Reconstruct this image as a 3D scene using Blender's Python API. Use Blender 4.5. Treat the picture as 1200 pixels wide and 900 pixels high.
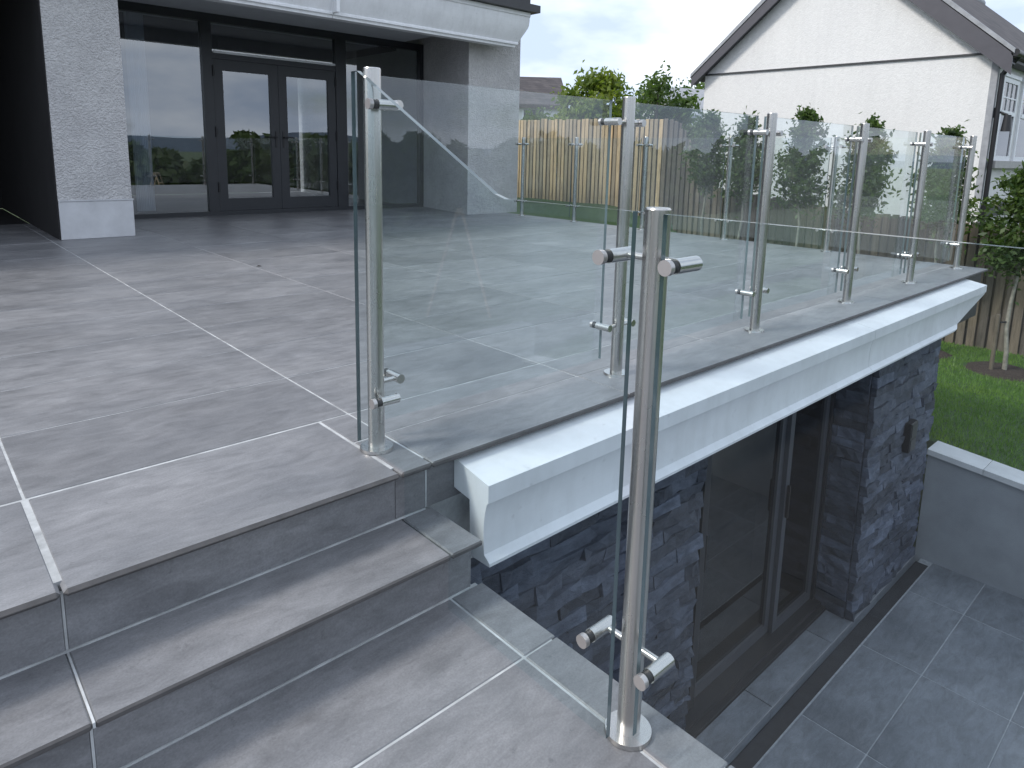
import bpy, bmesh, math, random
import numpy as np
from mathutils import Vector, Matrix

# ------------------------------------------------------------------ camera, sky, sun, exposure
scene = bpy.context.scene
for o in list(bpy.data.objects):
    bpy.data.objects.remove(o, do_unlink=True)
COL = scene.collection
R = math.radians

cam_d = bpy.data.cameras.new('camera')
cam = bpy.data.objects.new('camera', cam_d)
COL.objects.link(cam)
cam_d.sensor_fit = 'HORIZONTAL'
cam_d.sensor_width = 36.0
cam_d.lens = 804.15 / 1200.0 * 36.0
cam_d.shift_x = 0.0
cam_d.shift_y = -(450 - 318.7) / 1200.0
cam_d.clip_start = 0.05
cam_d.clip_end = 3000
rot = Matrix.Rotation(R(-42.535), 4, 'Z') @ Matrix.Rotation(R(80.159), 4, 'X') @ Matrix.Rotation(R(1.256), 4, 'Z')
cam.matrix_world = Matrix.Translation((0, 0, 0.881)) @ rot
scene.camera = cam
scene.render.resolution_x = 1024
scene.render.resolution_y = 768

SUN_FROM = Vector((-0.66, 0.30, 0.69)).normalized()
sun_el = math.asin(SUN_FROM.z)
sun_az = math.atan2(SUN_FROM.x, SUN_FROM.y)

world = bpy.data.worlds.new('World')
scene.world = world
world.use_nodes = True
wn = world.node_tree.nodes
wl = world.node_tree.links
wn.clear()
w_out = wn.new('ShaderNodeOutputWorld')
w_bg = wn.new('ShaderNodeBackground')
w_sky = wn.new('ShaderNodeTexSky')
w_sky.sky_type = 'NISHITA'
w_sky.sun_disc = False
w_sky.sun_elevation = sun_el
w_sky.sun_rotation = sun_az
w_sky.air_density = 1.0
w_sky.dust_density = 2.0
w_sky.ozone_density = 1.2
w_co = wn.new('ShaderNodeTexCoord')
w_map = wn.new('ShaderNodeMapping')
w_map.inputs['Scale'].default_value = (1.0, 1.0, 2.6)
w_map.inputs['Location'].default_value = (0.35, 0.1, 0.2)
w_n1 = wn.new('ShaderNodeTexNoise')
w_n1.inputs['Scale'].default_value = 3.2
w_n1.inputs['Detail'].default_value = 7
w_n1.inputs['Roughness'].default_value = 0.55
w_r1 = wn.new('ShaderNodeValToRGB')
w_r1.color_ramp.elements[0].position = 0.34
w_r1.color_ramp.elements[1].position = 0.47
w_n2 = wn.new('ShaderNodeTexNoise')
w_n2.inputs['Scale'].default_value = 4.5
w_n2.inputs['Detail'].default_value = 5
w_r2 = wn.new('ShaderNodeValToRGB')
w_r2.color_ramp.elements[0].position = 0.36
w_r2.color_ramp.elements[0].color = (4.4, 5.3, 6.9, 1)
w_r2.color_ramp.elements[1].position = 0.62
w_r2.color_ramp.elements[1].color = (8.0, 8.6, 9.5, 1)
w_mix = wn.new('ShaderNodeMix')
w_mix.data_type = 'RGBA'
wl.new(w_co.outputs['Generated'], w_map.inputs['Vector'])
wl.new(w_map.outputs['Vector'], w_n1.inputs['Vector'])
wl.new(w_map.outputs['Vector'], w_n2.inputs['Vector'])
wl.new(w_n1.outputs['Fac'], w_r1.inputs['Fac'])
wl.new(w_n2.outputs['Fac'], w_r2.inputs['Fac'])
wl.new(w_r1.outputs['Color'], w_mix.inputs['Factor'])
wl.new(w_sky.outputs['Color'], w_mix.inputs['A'])
wl.new(w_r2.outputs['Color'], w_mix.inputs['B'])
wl.new(w_mix.outputs['Result'], w_bg.inputs['Color'])
w_bg.inputs['Strength'].default_value = 0.09
wl.new(w_bg.outputs['Background'], w_out.inputs['Surface'])

sun_d = bpy.data.lights.new('sun', 'SUN')
sun_d.energy = 1.5
sun_d.angle = R(11)
sun_d.color = (1.0, 0.95, 0.88)
sun = bpy.data.objects.new('sun', sun_d)
COL.objects.link(sun)
sun.rotation_euler = (-SUN_FROM).to_track_quat('-Z', 'Y').to_euler()
sun.location = (-20, 5, 25)

scene.view_settings.view_transform = 'Standard'
scene.view_settings.look = 'None'
scene.view_settings.gamma = 1.0
scene.view_settings.use_curve_mapping = False
scene.view_settings.exposure = 0.86
try:
    scene.cycles.max_bounces = 12
    scene.cycles.transparent_max_bounces = 32
    scene.cycles.glossy_bounces = 6
except Exception:
    pass

rng = random.Random(7)

# ------------------------------------------------------------------ node helpers and materials
class NT:
    def __init__(self, name):
        self.m = bpy.data.materials.new(name)
        self.m.use_nodes = True
        self.t = self.m.node_tree
        self.t.nodes.clear()
        self.out = self.n('ShaderNodeOutputMaterial')
    def n(self, kind, **kw):
        nd = self.t.nodes.new(kind)
        for k, v in kw.items():
            if k in nd.inputs:
                nd.inputs[k].default_value = v
            else:
                setattr(nd, k, v)
        return nd
    def l(self, a, b):
        self.t.links.new(a, b)
    def noise(self, vec, scale, detail=4, rough=0.55):
        nd = self.n('ShaderNodeTexNoise')
        nd.inputs['Scale'].default_value = scale
        nd.inputs['Detail'].default_value = detail
        nd.inputs['Roughness'].default_value = rough
        if vec is not None:
            self.l(vec, nd.inputs['Vector'])
        return nd.outputs['Fac']
    def ramp(self, fac, stops):
        nd = self.n('ShaderNodeValToRGB')
        el = nd.color_ramp.elements
        while len(el) < len(stops):
            el.new(0.5)
        for e, (p, c) in zip(el, stops):
            e.position = p
            e.color = (c[0], c[1], c[2], 1) if not isinstance(c, (int, float)) else (c, c, c, 1)
        self.l(fac, nd.inputs['Fac'])
        return nd.outputs['Color']
    def mix(self, fac, a, b, mode='MIX'):
        nd = self.n('ShaderNodeMix')
        nd.data_type = 'RGBA'
        nd.blend_type = mode
        for s, v in (('Factor', fac), ('A', a), ('B', b)):
            if isinstance(v, (int, float)):
                nd.inputs[s].default_value = v if s == 'Factor' else (v, v, v, 1)
            elif isinstance(v, tuple):
                nd.inputs[s].default_value = (v[0], v[1], v[2], 1)
            else:
                self.l(v, nd.inputs[s])
        return nd.outputs['Result']
    def math(self, op, a, b=0.0):
        nd = self.n('ShaderNodeMath', operation=op)
        for i, v in enumerate((a, b)):
            if isinstance(v, (int, float)):
                nd.inputs[i].default_value = v
            else:
                self.l(v, nd.inputs[i])
        return nd.outputs[0]
    def pos(self, scale=(1, 1, 1), rnd=0.0):
        g = self.n('ShaderNodeNewGeometry').outputs['Position']
        if rnd:
            oi = self.n('ShaderNodeObjectInfo')
            v = self.n('ShaderNodeVectorMath', operation='SCALE')
            cb = self.n('ShaderNodeCombineXYZ')
            for k in range(3):
                self.l(oi.outputs['Random'], cb.inputs[k])
            self.l(cb.outputs[0], v.inputs[0])
            v.inputs['Scale'].default_value = rnd
            ad = self.n('ShaderNodeVectorMath', operation='ADD')
            self.l(g, ad.inputs[0])
            self.l(v.outputs[0], ad.inputs[1])
            g = ad.outputs[0]
        mp = self.n('ShaderNodeMapping')
        mp.inputs['Scale'].default_value = scale
        self.l(g, mp.inputs['Vector'])
        return mp.outputs['Vector']
    def rand(self):
        return self.n('ShaderNodeObjectInfo').outputs['Random']
    def bsdf(self, color, rough=0.6, metal=0.0, bump=None, bstr=0.3, bdist=0.01, spec=0.5, **kw):
        b = self.n('ShaderNodeBsdfPrincipled')
        for s, v in (('Base Color', color), ('Roughness', rough), ('Metallic', metal), ('Specular IOR Level', spec)):
            if isinstance(v, (int, float)):
                b.inputs[s].default_value = v
            elif isinstance(v, tuple):
                b.inputs[s].default_value = (v[0], v[1], v[2], 1)
            else:
                self.l(v, b.inputs[s])
        for k, v in kw.items():
            b.inputs[k].default_value = v
        if bump is not None:
            bp = self.n('ShaderNodeBump')
            bp.inputs['Strength'].default_value = bstr
            bp.inputs['Distance'].default_value = bdist
            self.l(bump, bp.inputs['Height'])
            self.l(bp.outputs['Normal'], b.inputs['Normal'])
        self.l(b.outputs['BSDF'], self.out.inputs['Surface'])
        return b

def m_tile(name, lo, hi, rough=0.36):
    t = NT(name)
    p = t.pos((1.2, 1.7, 1.7), rnd=37.0)
    big = t.noise(p, 1.6, 6, 0.6)
    col = t.ramp(big, [(0.30, lo), (0.68, hi)])
    p2 = t.pos((3.4, 6.2, 6.2), rnd=37.0)
    streak = t.noise(p2, 2.0, 9, 0.70)
    col = t.mix(0.35, col, t.ramp(streak, [(0.30, 0.66), (0.70, 1.28)]), 'MULTIPLY')
    vm = t.n('ShaderNodeMapping')
    vm.inputs['Rotation'].default_value = (0, 0, R(28))
    vm.inputs['Scale'].default_value = (2.2, 6.5, 6.5)
    t.l(t.pos((1, 1, 1), rnd=53.0), vm.inputs['Vector'])
    vn = t.n('ShaderNodeTexNoise')
    vn.inputs['Scale'].default_value = 3.2
    vn.inputs['Detail'].default_value = 10
    vn.inputs['Roughness'].default_value = 0.72
    vn.inputs['Distortion'].default_value = 0.7
    t.l(vm.outputs['Vector'], vn.inputs['Vector'])
    col = t.mix(0.75, col, t.ramp(vn.outputs['Fac'], [(0.28, 0.62), (0.50, 1.0), (0.72, 1.34)]), 'MULTIPLY')
    sp = t.noise(t.pos((1, 1, 1)), 34, 4, 0.7)
    col = t.mix(0.8, col, t.ramp(sp, [(0.27, 0.68), (0.37, 1.0)]), 'MULTIPLY')
    fine = t.noise(t.pos((1, 1, 1)), 210, 3, 0.6)
    col = t.mix(0.5, col, t.ramp(fine, [(0.30, 0.72), (0.72, 1.22)]), 'MULTIPLY')
    dirt = t.noise(t.pos((1, 1, 1)), 1.1, 4, 0.6)
    col = t.mix(0.55, col, t.ramp(dirt, [(0.3, 0.76), (0.7, 1.14)]), 'MULTIPLY')
    tone = t.ramp(t.rand(), [(0.0, 0.90), (1.0, 1.08)])
    col = t.mix(1.0, col, tone, 'MULTIPLY')
    rr = t.ramp(streak, [(0.3, rough - 0.04), (0.7, rough + 0.12)])
    h = t.math('ADD', streak, t.math('MULTIPLY', fine, 0.3))
    t.bsdf(col, rr, bump=h, bstr=0.20, bdist=0.004)
    return t.m

def m_simple(name, color, rough=0.6, metal=0.0, var=0.12, scale=8, bstr=0.0, bscale=120, bdist=0.003, rnd=0.0, spec=0.5):
    t = NT(name)
    p = t.pos((1, 1, 1), rnd=rnd)
    n = t.noise(p, scale, 5, 0.6)
    c = t.mix(1.0, color, t.ramp(n, [(0.3, 1 - var), (0.7, 1 + var)]), 'MULTIPLY')
    if rnd:
        c = t.mix(1.0, c, t.ramp(t.rand(), [(0, 1 - var), (1, 1 + var)]), 'MULTIPLY')
    b = t.noise(p, bscale, 3) if bstr else None
    t.bsdf(c, rough, metal, b, bstr, bdist, spec)
    return t.m

def m_glass(name, tint, ior, rough=0.0, dust_veil=0.0):
    """Thin architectural pane: the outer face of the slab reflects by Fresnel, the rest goes straight through."""
    t = NT(name)
    geo = t.n('ShaderNodeNewGeometry')
    fr = t.n('ShaderNodeFresnel')
    fr.inputs['IOR'].default_value = ior
    front = t.math('SUBTRACT', 1.0, geo.outputs['Backfacing'])
    fac = t.math('MULTIPLY', fr.outputs['Fac'], front)
    tr = t.n('ShaderNodeBsdfTransparent')
    tr.inputs['Color'].default_value = (*tint, 1)
    gl = t.n('ShaderNodeBsdfGlossy')
    gl.inputs['Roughness'].default_value = rough
    gl.inputs['Color'].default_value = (0.97, 0.99, 1.0, 1)
    mx = t.n('ShaderNodeMixShader')
    t.l(fac, mx.inputs['Fac'])
    t.l(tr.outputs[0], mx.inputs[1])
    t.l(gl.outputs[0], mx.inputs[2])
    if dust_veil:  # pale dust film that also carries the milky sky-glare veil in its colour
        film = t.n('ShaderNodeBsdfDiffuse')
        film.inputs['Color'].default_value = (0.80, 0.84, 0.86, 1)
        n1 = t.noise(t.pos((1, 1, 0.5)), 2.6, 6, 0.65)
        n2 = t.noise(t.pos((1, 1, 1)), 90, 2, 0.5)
        a = t.ramp(n1, [(0.30, 0.55 * dust_veil), (0.72, 1.45 * dust_veil)])
        b = t.ramp(n2, [(0.66, 0.0), (0.76, 0.5 * dust_veil)])
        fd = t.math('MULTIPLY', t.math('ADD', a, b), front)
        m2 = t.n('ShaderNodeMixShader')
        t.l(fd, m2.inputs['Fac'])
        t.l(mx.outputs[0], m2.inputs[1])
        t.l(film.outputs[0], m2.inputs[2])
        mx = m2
    t.l(mx.outputs[0], t.out.inputs['Surface'])
    return t.m

def m_steel(name, rough=0.24):
    t = NT(name)
    n = t.noise(t.pos((5, 5, 1.2)), 3.0, 4)
    rr = t.ramp(n, [(0.3, rough - 0.03), (0.7, rough + 0.04)])
    c = t.ramp(n, [(0.3, (0.50, 0.485, 0.465)), (0.7, (0.58, 0.565, 0.545))])
    t.bsdf(c, rr, 1.0)
    return t.m

def m_leaf(name, a, b, trans=0.35):
    t = NT(name)
    n = t.noise(t.pos((1, 1, 1)), 9, 2)
    c = t.ramp(n, [(0.3, a), (0.7, b)])
    pt = t.noise(t.pos(), 1.3, 5, 0.65)
    c = t.mix(0.8, c, t.ramp(pt, [(0.3, (0.70, 0.78, 0.72)), (0.5, (1.0, 1.0, 1.0)), (0.7, (1.32, 1.12, 0.95))]), 'MULTIPLY')
    d = t.n('ShaderNodeBsdfPrincipled')
    d.inputs['Roughness'].default_value = 0.5
    t.l(c, d.inputs['Base Color'])
    tl = t.n('ShaderNodeBsdfTranslucent')
    c2 = t.mix(1.0, c, (1.3, 1.35, 0.7), 'MULTIPLY')
    t.l(c2, tl.inputs['Color'])
    mx = t.n('ShaderNodeMixShader')
    mx.inputs['Fac'].default_value = trans
    t.l(d.outputs[0], mx.inputs[1])
    t.l(tl.outputs[0], mx.inputs[2])
    t.l(mx.outputs[0], t.out.inputs['Surface'])
    return t.m

def m_wood(name, lo, hi):
    t = NT(name)
    p = t.pos((14, 14, 1.2), rnd=23.0)
    n = t.noise(p, 2.2, 7, 0.65)
    c = t.ramp(n, [(0.25, lo), (0.75, hi)])
    c = t.mix(1.0, c, t.ramp(t.rand(), [(0, (0.66, 0.68, 0.72)), (0.5, (1.0, 0.97, 0.93)), (1, (1.3, 1.2, 1.05))]), 'MULTIPLY')
    kn = t.noise(t.pos((1, 1, 0.35), rnd=23.0), 7, 3)
    c = t.mix(0.8, c, t.ramp(kn, [(0.28, 0.5), (0.42, 1.0)]), 'MULTIPLY')
    t.bsdf(c, 0.8, bump=n, bstr=0.4, bdist=0.004)
    return t.m

def m_render(name, c1, c2):
    t = NT(name)
    p = t.pos()
    v = t.n('ShaderNodeTexVoronoi')
    v.inputs['Scale'].default_value = 62
    t.l(p, v.inputs['Vector'])
    n = t.noise(p, 26, 6, 0.7)
    h = t.math('ADD', t.math('MULTIPLY', v.outputs['Distance'], -1.2), t.math('MULTIPLY', n, 1.6))
    c = t.ramp(t.noise(p, 3.0, 5), [(0.3, c1), (0.7, c2)])
    c = t.mix(0.7, c, t.ramp(n, [(0.30, 0.78), (0.68, 1.16)]), 'MULTIPLY')
    t.bsdf(c, 0.9, bump=h, bstr=0.6, bdist=0.02)
    return t.m

def m_white_render(name):
    t = NT(name)
    p = t.pos()
    n = t.noise(p, 45, 6, 0.65)
    st = t.noise(t.pos((1.0, 1.0, 0.8)), 1.1, 5, 0.6)
    c = t.ramp(st, [(0.3, (0.71, 0.705, 0.70)), (0.7, (0.76, 0.755, 0.745))])
    ws = t.noise(t.pos((3.0, 3.0, 0.25)), 1.6, 6, 0.7)
    c = t.mix(0.7, c, t.ramp(ws, [(0.28, 0.92), (0.50, 1.0)]), 'MULTIPLY')
    sm = t.noise(t.pos(), 14, 6, 0.7)
    c = t.mix(0.5, c, t.ramp(sm, [(0.3, 0.88), (0.6, 1.03)]), 'MULTIPLY')
    t.bsdf(c, 0.85, bump=n, bstr=0.6, bdist=0.014)
    return t.m

def m_moulding(name, base):
    t = NT(name)
    st = t.noise(t.pos((9, 9, 0.8)), 2.0, 6, 0.65)
    bl = t.noise(t.pos(), 3.2, 6, 0.65)
    c = t.mix(1.0, base, t.ramp(st, [(0.30, (0.935, 0.935, 0.93)), (0.55, (1.0, 1.0, 1.0))]), 'MULTIPLY')
    c = t.mix(1.0, c, t.ramp(bl, [(0.30, (0.90, 0.90, 0.90)), (0.60, (1.03, 1.03, 1.03))]), 'MULTIPLY')
    f = t.noise(t.pos(), 24, 5, 0.6)
    c = t.mix(0.6, c, t.ramp(f, [(0.26, 0.72), (0.36, 1.0)]), 'MULTIPLY')
    t.bsdf(c, 0.42, bump=f, bstr=0.10, bdist=0.006)
    return t.m

def m_slates(name):
    t = NT(name)
    br = t.n('ShaderNodeTexBrick')
    br.inputs['Scale'].default_value = 1.0
    br.inputs['Brick Width'].default_value = 0.3
    br.inputs['Row Height'].default_value = 0.2
    br.inputs['Mortar Size'].default_value = 0.008
    br.inputs['Color1'].default_value = (0.045, 0.038, 0.040, 1)
    br.inputs['Color2'].default_value = (0.080, 0.068, 0.068, 1)
    br.inputs['Mortar'].default_value = (0.02, 0.02, 0.022, 1)
    uv = t.n('ShaderNodeNewGeometry').outputs['Position']
    sx = t.n('ShaderNodeSeparateXYZ')
    t.l(uv, sx.inputs[0])
    cb = t.n('ShaderNodeCombineXYZ')
    t.l(sx.outputs['X'], cb.inputs['X'])
    t.l(t.math('MULTIPLY', sx.outputs['Z'], 1.45), cb.inputs['Y'])
    t.l(cb.outputs[0], br.inputs['Vector'])
    c = t.mix(0.5, br.outputs['Color'], t.ramp(t.noise(t.pos(), 2, 5), [(0.3, 0.7), (0.7, 1.4)]), 'MULTIPLY')
    t.bsdf(c, 0.75, bump=br.outputs['Fac'], bstr=-0.6, bdist=0.01)
    return t.m

def m_grass(name, a, b):
    t = NT(name)
    n = t.noise(t.pos(), 1.4, 6, 0.65)
    f = t.noise(t.pos(), 60, 4, 0.7)
    c = t.ramp(n, [(0.3, a), (0.7, b)])
    c = t.mix(0.6, c, t.ramp(f, [(0.3, 0.6), (0.7, 1.3)]), 'MULTIPLY')
    t.bsdf(c, 0.8, bump=f, bstr=0.8, bdist=0.02)
    return t.m

def m_stone(name, lo, hi):
    t = NT(name)
    p = t.pos((1, 1, 2.2), rnd=19.0)
    n = t.noise(p, 9, 8, 0.68)
    c = t.ramp(n, [(0.25, lo), (0.75, hi)])
    c = t.mix(1.0, c, t.ramp(t.rand(), [(0, 0.6), (0.55, 1.0), (1, 1.65)]), 'MULTIPLY')
    f = t.noise(p, 55, 5, 0.65)
    t.bsdf(c, 0.7, bump=t.math('ADD', n, t.math('MULTIPLY', f, 0.5)), bstr=0.9, bdist=0.015)
    return t.m

M = dict(
    tile=m_tile('slate_tile', (0.158, 0.160, 0.170), (0.240, 0.238, 0.246)),
    tile_edge=m_simple('tile_body_edge', (0.085, 0.080, 0.080), 0.7, var=0.2, scale=20, bstr=0.2),
    tile_patio=m_tile('shaded_patio_tile', (0.135, 0.15, 0.172), (0.225, 0.245, 0.275), 0.42),  # same tile as the terrace, with the sunken patio's bluish shade put in
    grout=m_simple('pale_grout', (0.43, 0.44, 0.445), 0.9, var=0.38, scale=9, bstr=0.3),
    grout_patio=m_simple('patio_grout', (0.34, 0.36, 0.385), 0.9, var=0.2, scale=30),
    bed=m_simple('concrete_bed', (0.22, 0.22, 0.23), 0.9, bstr=0.3),
    steel=m_steel('brushed_steel', 0.27),
    steel_clamp=m_steel('satin_clamp_steel', 0.25),
    steel_end=m_simple('clamp_end_steel', (0.50, 0.47, 0.46), 0.42, 0.9, var=0.05),
    gasket=m_simple('black_gasket', (0.015, 0.015, 0.016), 0.6),
    glass=m_glass('railing_glass', (0.945, 0.976, 0.982), 1.80, dust_veil=0.036),
    glass_low=m_glass('landing_glass', (0.945, 0.976, 0.982), 1.28, dust_veil=0.004),
    glass_edge=None,
    pane=m_glass('window_pane', (0.72, 0.76, 0.80), 2.8),
    pane_dark=m_glass('basement_pane', (0.36, 0.40, 0.47), 1.75),
    frame=m_simple('anthracite_frame', (0.022, 0.024, 0.029), 0.42, var=0.06),
    frame_mid=m_simple('grey_frame', (0.060, 0.066, 0.078), 0.4, var=0.06),
    white=m_moulding('white_moulding', (0.68, 0.69, 0.71)),
    white_up=m_moulding('white_fascia', (0.82, 0.825, 0.84)),
    roughcast=m_render('grey_roughcast', (0.47, 0.46, 0.46), (0.57, 0.56, 0.555)),
    plinth=m_simple('smooth_plinth_render', (0.52, 0.525, 0.54), 0.85, var=0.10, scale=6, bstr=0.2, bscale=60),
    soffit=m_simple('soffit_board', (0.50, 0.52, 0.54), 0.6, var=0.05),
    dark_slab=m_simple('dark_flashing', (0.045, 0.046, 0.05), 0.5, var=0.1),
    dark_wall=m_simple('dark_cladding', (0.07, 0.07, 0.075), 0.7, var=0.15, bstr=0.3),
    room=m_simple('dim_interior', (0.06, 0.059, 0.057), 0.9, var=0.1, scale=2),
    recess=m_simple('recess_shade', (0.018, 0.017, 0.018), 0.9, var=0.2, scale=3),  # near-black, so the deep shade of the recess is in the colour
    curtain=m_simple('sheer_curtain', (0.72, 0.74, 0.76), 0.9, var=0.05),
    stone=m_stone('split_slate', (0.024, 0.030, 0.044), (0.108, 0.126, 0.170)),
    mortar=m_simple('dark_mortar', (0.03, 0.032, 0.038), 0.95, var=0.2),
    gwall=m_simple('garden_wall_render', (0.31, 0.33, 0.355), 0.9, var=0.13, scale=3, bstr=0.3, bscale=80),
    cap=m_simple('pale_coping', (0.62, 0.63, 0.64), 0.75, var=0.10, scale=5, bstr=0.2, rnd=5.0),
    lawn=m_grass('lawn_soil', (0.030, 0.070, 0.014), (0.058, 0.115, 0.024)),
    blade=m_leaf('grass_blade', (0.085, 0.185, 0.026), (0.165, 0.29, 0.052), 0.3),
    ground=m_grass('far_ground', (0.05, 0.085, 0.025), (0.10, 0.13, 0.045)),
    soil=m_simple('bark_mulch', (0.045, 0.032, 0.026), 0.95, var=0.4, scale=30, bstr=0.9, bscale=60, bdist=0.03),
    wood_new=m_wood('new_fence_timber', (0.30, 0.220, 0.135), (0.55, 0.44, 0.285)),
    wood_old=m_wood('weathered_fence_timber', (0.088, 0.074, 0.062), (0.195, 0.166, 0.134)),
    stake=m_simple('timber_stake', (0.14, 0.115, 0.085), 0.85, var=0.2),
    bark=m_simple('pale_bark', (0.27, 0.25, 0.21), 0.85, var=0.3, scale=14, bstr=0.4),
    bark_dark=m_simple('dark_bark', (0.075, 0.062, 0.048), 0.9, var=0.25, scale=14, bstr=0.4),
    leaf=m_leaf('young_leaf', (0.032, 0.070, 0.022), (0.105, 0.165, 0.045), 0.42),
    leaf_lime=m_leaf('lime_leaf', (0.085, 0.14, 0.022), (0.22, 0.28, 0.05), 0.45),
    leaf_mid=m_leaf('mid_leaf', (0.045, 0.095, 0.025), (0.11, 0.175, 0.045), 0.4),
    leaf_wood=m_leaf('wood_leaf', (0.026, 0.052, 0.014), (0.085, 0.125, 0.030), 0.25),
    hwall=m_white_render('white_harling'),
    hwall_side=m_white_render('white_side_harling'),
    barge=m_simple('grey_barge_board', (0.075, 0.073, 0.086), 0.55, var=0.08),
    slates=m_slates('roof_slates'),
    lead=m_simple('pale_verge', (0.30, 0.31, 0.33), 0.6, var=0.2),
    black=m_simple('black_plastic', (0.012, 0.012, 0.014), 0.4, var=0.05),
    upvc=m_simple('white_window_frame', (0.78, 0.79, 0.81), 0.4, var=0.03),
    sill=m_simple('stone_sill', (0.42, 0.41, 0.40), 0.8, var=0.1),
    hpane=m_simple('house_glass', (0.035, 0.035, 0.045), 0.06, var=0.1),
    blind=m_simple('window_blind', (0.34, 0.33, 0.38), 0.8),
    hills=m_simple('hazed_hill', (0.075, 0.10, 0.135), 0.95, var=0.25, scale=0.02),  # blue haze of distance is put into the base colour
    path=m_simple('pale_path', (0.34, 0.33, 0.31), 0.9, var=0.15, scale=2),
    debris=m_simple('dry_leaf', (0.03, 0.025, 0.02), 0.9),
)
def _edge():
    t = NT('glass_edge')
    n = t.noise(t.pos(), 3, 3)
    c = t.ramp(n, [(0.3, (0.055, 0.085, 0.095)), (0.7, (0.10, 0.145, 0.155))])
    t.bsdf(c, 0.10, spec=1.0)
    return t.m
M['glass_edge'] = _edge()

# ------------------------------------------------------------------ mesh helpers
class MB:
    """Collects simple solids (world coordinates) that become one mesh object."""
    def __init__(self):
        self.v = []; self.f = []; self.s = []; self.mi = []
    def add(self, verts, faces, smooth=False, mi=0):
        b = len(self.v)
        self.v += [tuple(p) for p in verts]
        for f in faces:
            self.f.append([b + i for i in f]); self.s.append(smooth); self.mi.append(mi)
        return self
    def box(self, x0, x1, y0, y1, z0, z1, mi=0):
        v = [(x0,y0,z0),(x1,y0,z0),(x1,y1,z0),(x0,y1,z0),(x0,y0,z1),(x1,y0,z1),(x1,y1,z1),(x0,y1,z1)]
        return self.add(v, [(0,3,2,1),(4,5,6,7),(0,1,5,4),(1,2,6,5),(2,3,7,6),(3,0,4,7)], mi=mi)
    def bbox(self, x0, x1, y0, y1, z0, z1, b=0.004):
        bm = bmesh.new()
        bmesh.ops.create_cube(bm, size=1.0)
        for q in bm.verts:
            q.co = Vector((x0 + (q.co.x + .5) * (x1 - x0), y0 + (q.co.y + .5) * (y1 - y0), z0 + (q.co.z + .5) * (z1 - z0)))
        bmesh.ops.bevel(bm, geom=list(bm.edges), offset=b, segments=1, affect='EDGES', profile=0.5)
        bm.verts.index_update()
        self.add([q.co[:] for q in bm.verts], [[q.index for q in f.verts] for f in bm.faces])
        bm.free()
        return self
    def cyl(self, p0, p1, r0, r1=None, seg=20, caps=True):
        r1 = r0 if r1 is None else r1
        p0 = Vector(p0); p1 = Vector(p1); ax = (p1 - p0).normalized()
        a = ax.orthogonal().normalized(); c = ax.cross(a)
        ring = lambda p, r: [p + (a * math.cos(k * 2 * math.pi / seg) + c * math.sin(k * 2 * math.pi / seg)) * r for k in range(seg)]
        v = ring(p0, r0) + ring(p1, r1)
        self.add(v, [(k, (k + 1) % seg, seg + (k + 1) % seg, seg + k) for k in range(seg)], True)
        if caps:
            self.add(ring(p0, r0), [list(range(seg))[::-1]])
            self.add(ring(p1, r1), [list(range(seg))])
        return self
    def tube(self, pts, rs, seg=8):
        for i in range(len(pts) - 1):
            self.cyl(pts[i], pts[i + 1], rs[i], rs[i + 1], seg, caps=(i in (0, len(pts) - 2)))
        return self
    def prism(self, poly, axis, a0, a1, ends=None, mi=0):
        """poly: 2D points; axis 'x' -> (y,z), 'y' -> (x,z), 'z' -> (x,y). Normals recalculated on build."""
        def P(q, a):
            return (a, q[0], q[1]) if axis == 'x' else (q[0], a, q[1]) if axis == 'y' else (q[0], q[1], a)
        n = len(poly)
        v = [P(q, a0[i] if isinstance(a0, list) else a0) for i, q in enumerate(poly)]
        v += [P(q, a1[i] if isinstance(a1, list) else a1) for i, q in enumerate(poly)]
        f = [(k, (k + 1) % n, n + (k + 1) % n, n + k) for k in range(n)] + [list(range(n))[::-1], list(range(n, 2 * n))]
        return self.add(v, f, mi=mi)
    def mesh(self, name, mats, org=(0, 0, 0), recalc=True):
        me = bpy.data.meshes.new(name)
        o = Vector(org)
        me.from_pydata([(p[0] - o.x, p[1] - o.y, p[2] - o.z) for p in self.v], [], self.f)
        for m in (mats if isinstance(mats, list) else [mats]):
            me.materials.append(m)
        me.polygons.foreach_set('use_smooth', self.s)
        me.polygons.foreach_set('material_index', self.mi)
        if recalc:
            bm = bmesh.new(); bm.from_mesh(me)
            bmesh.ops.recalc_face_normals(bm, faces=list(bm.faces))
            bm.to_mesh(me); bm.free()
        me.update()
        return me
    def build(self, name, mats, parent=None, org=None, recalc=True):
        if parent is not None:
            root = parent
            while root.parent: root = root.parent
            org = root.location if org is None else org
            me = self.mesh(name, mats, org, recalc)
            ob = bpy.data.objects.new(name, me); COL.objects.link(ob); ob.parent = parent
        else:
            org = org or (0, 0, 0)
            me = self.mesh(name, mats, org, recalc)
            ob = bpy.data.objects.new(name, me); COL.objects.link(ob); ob.location = org
        return ob

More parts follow.
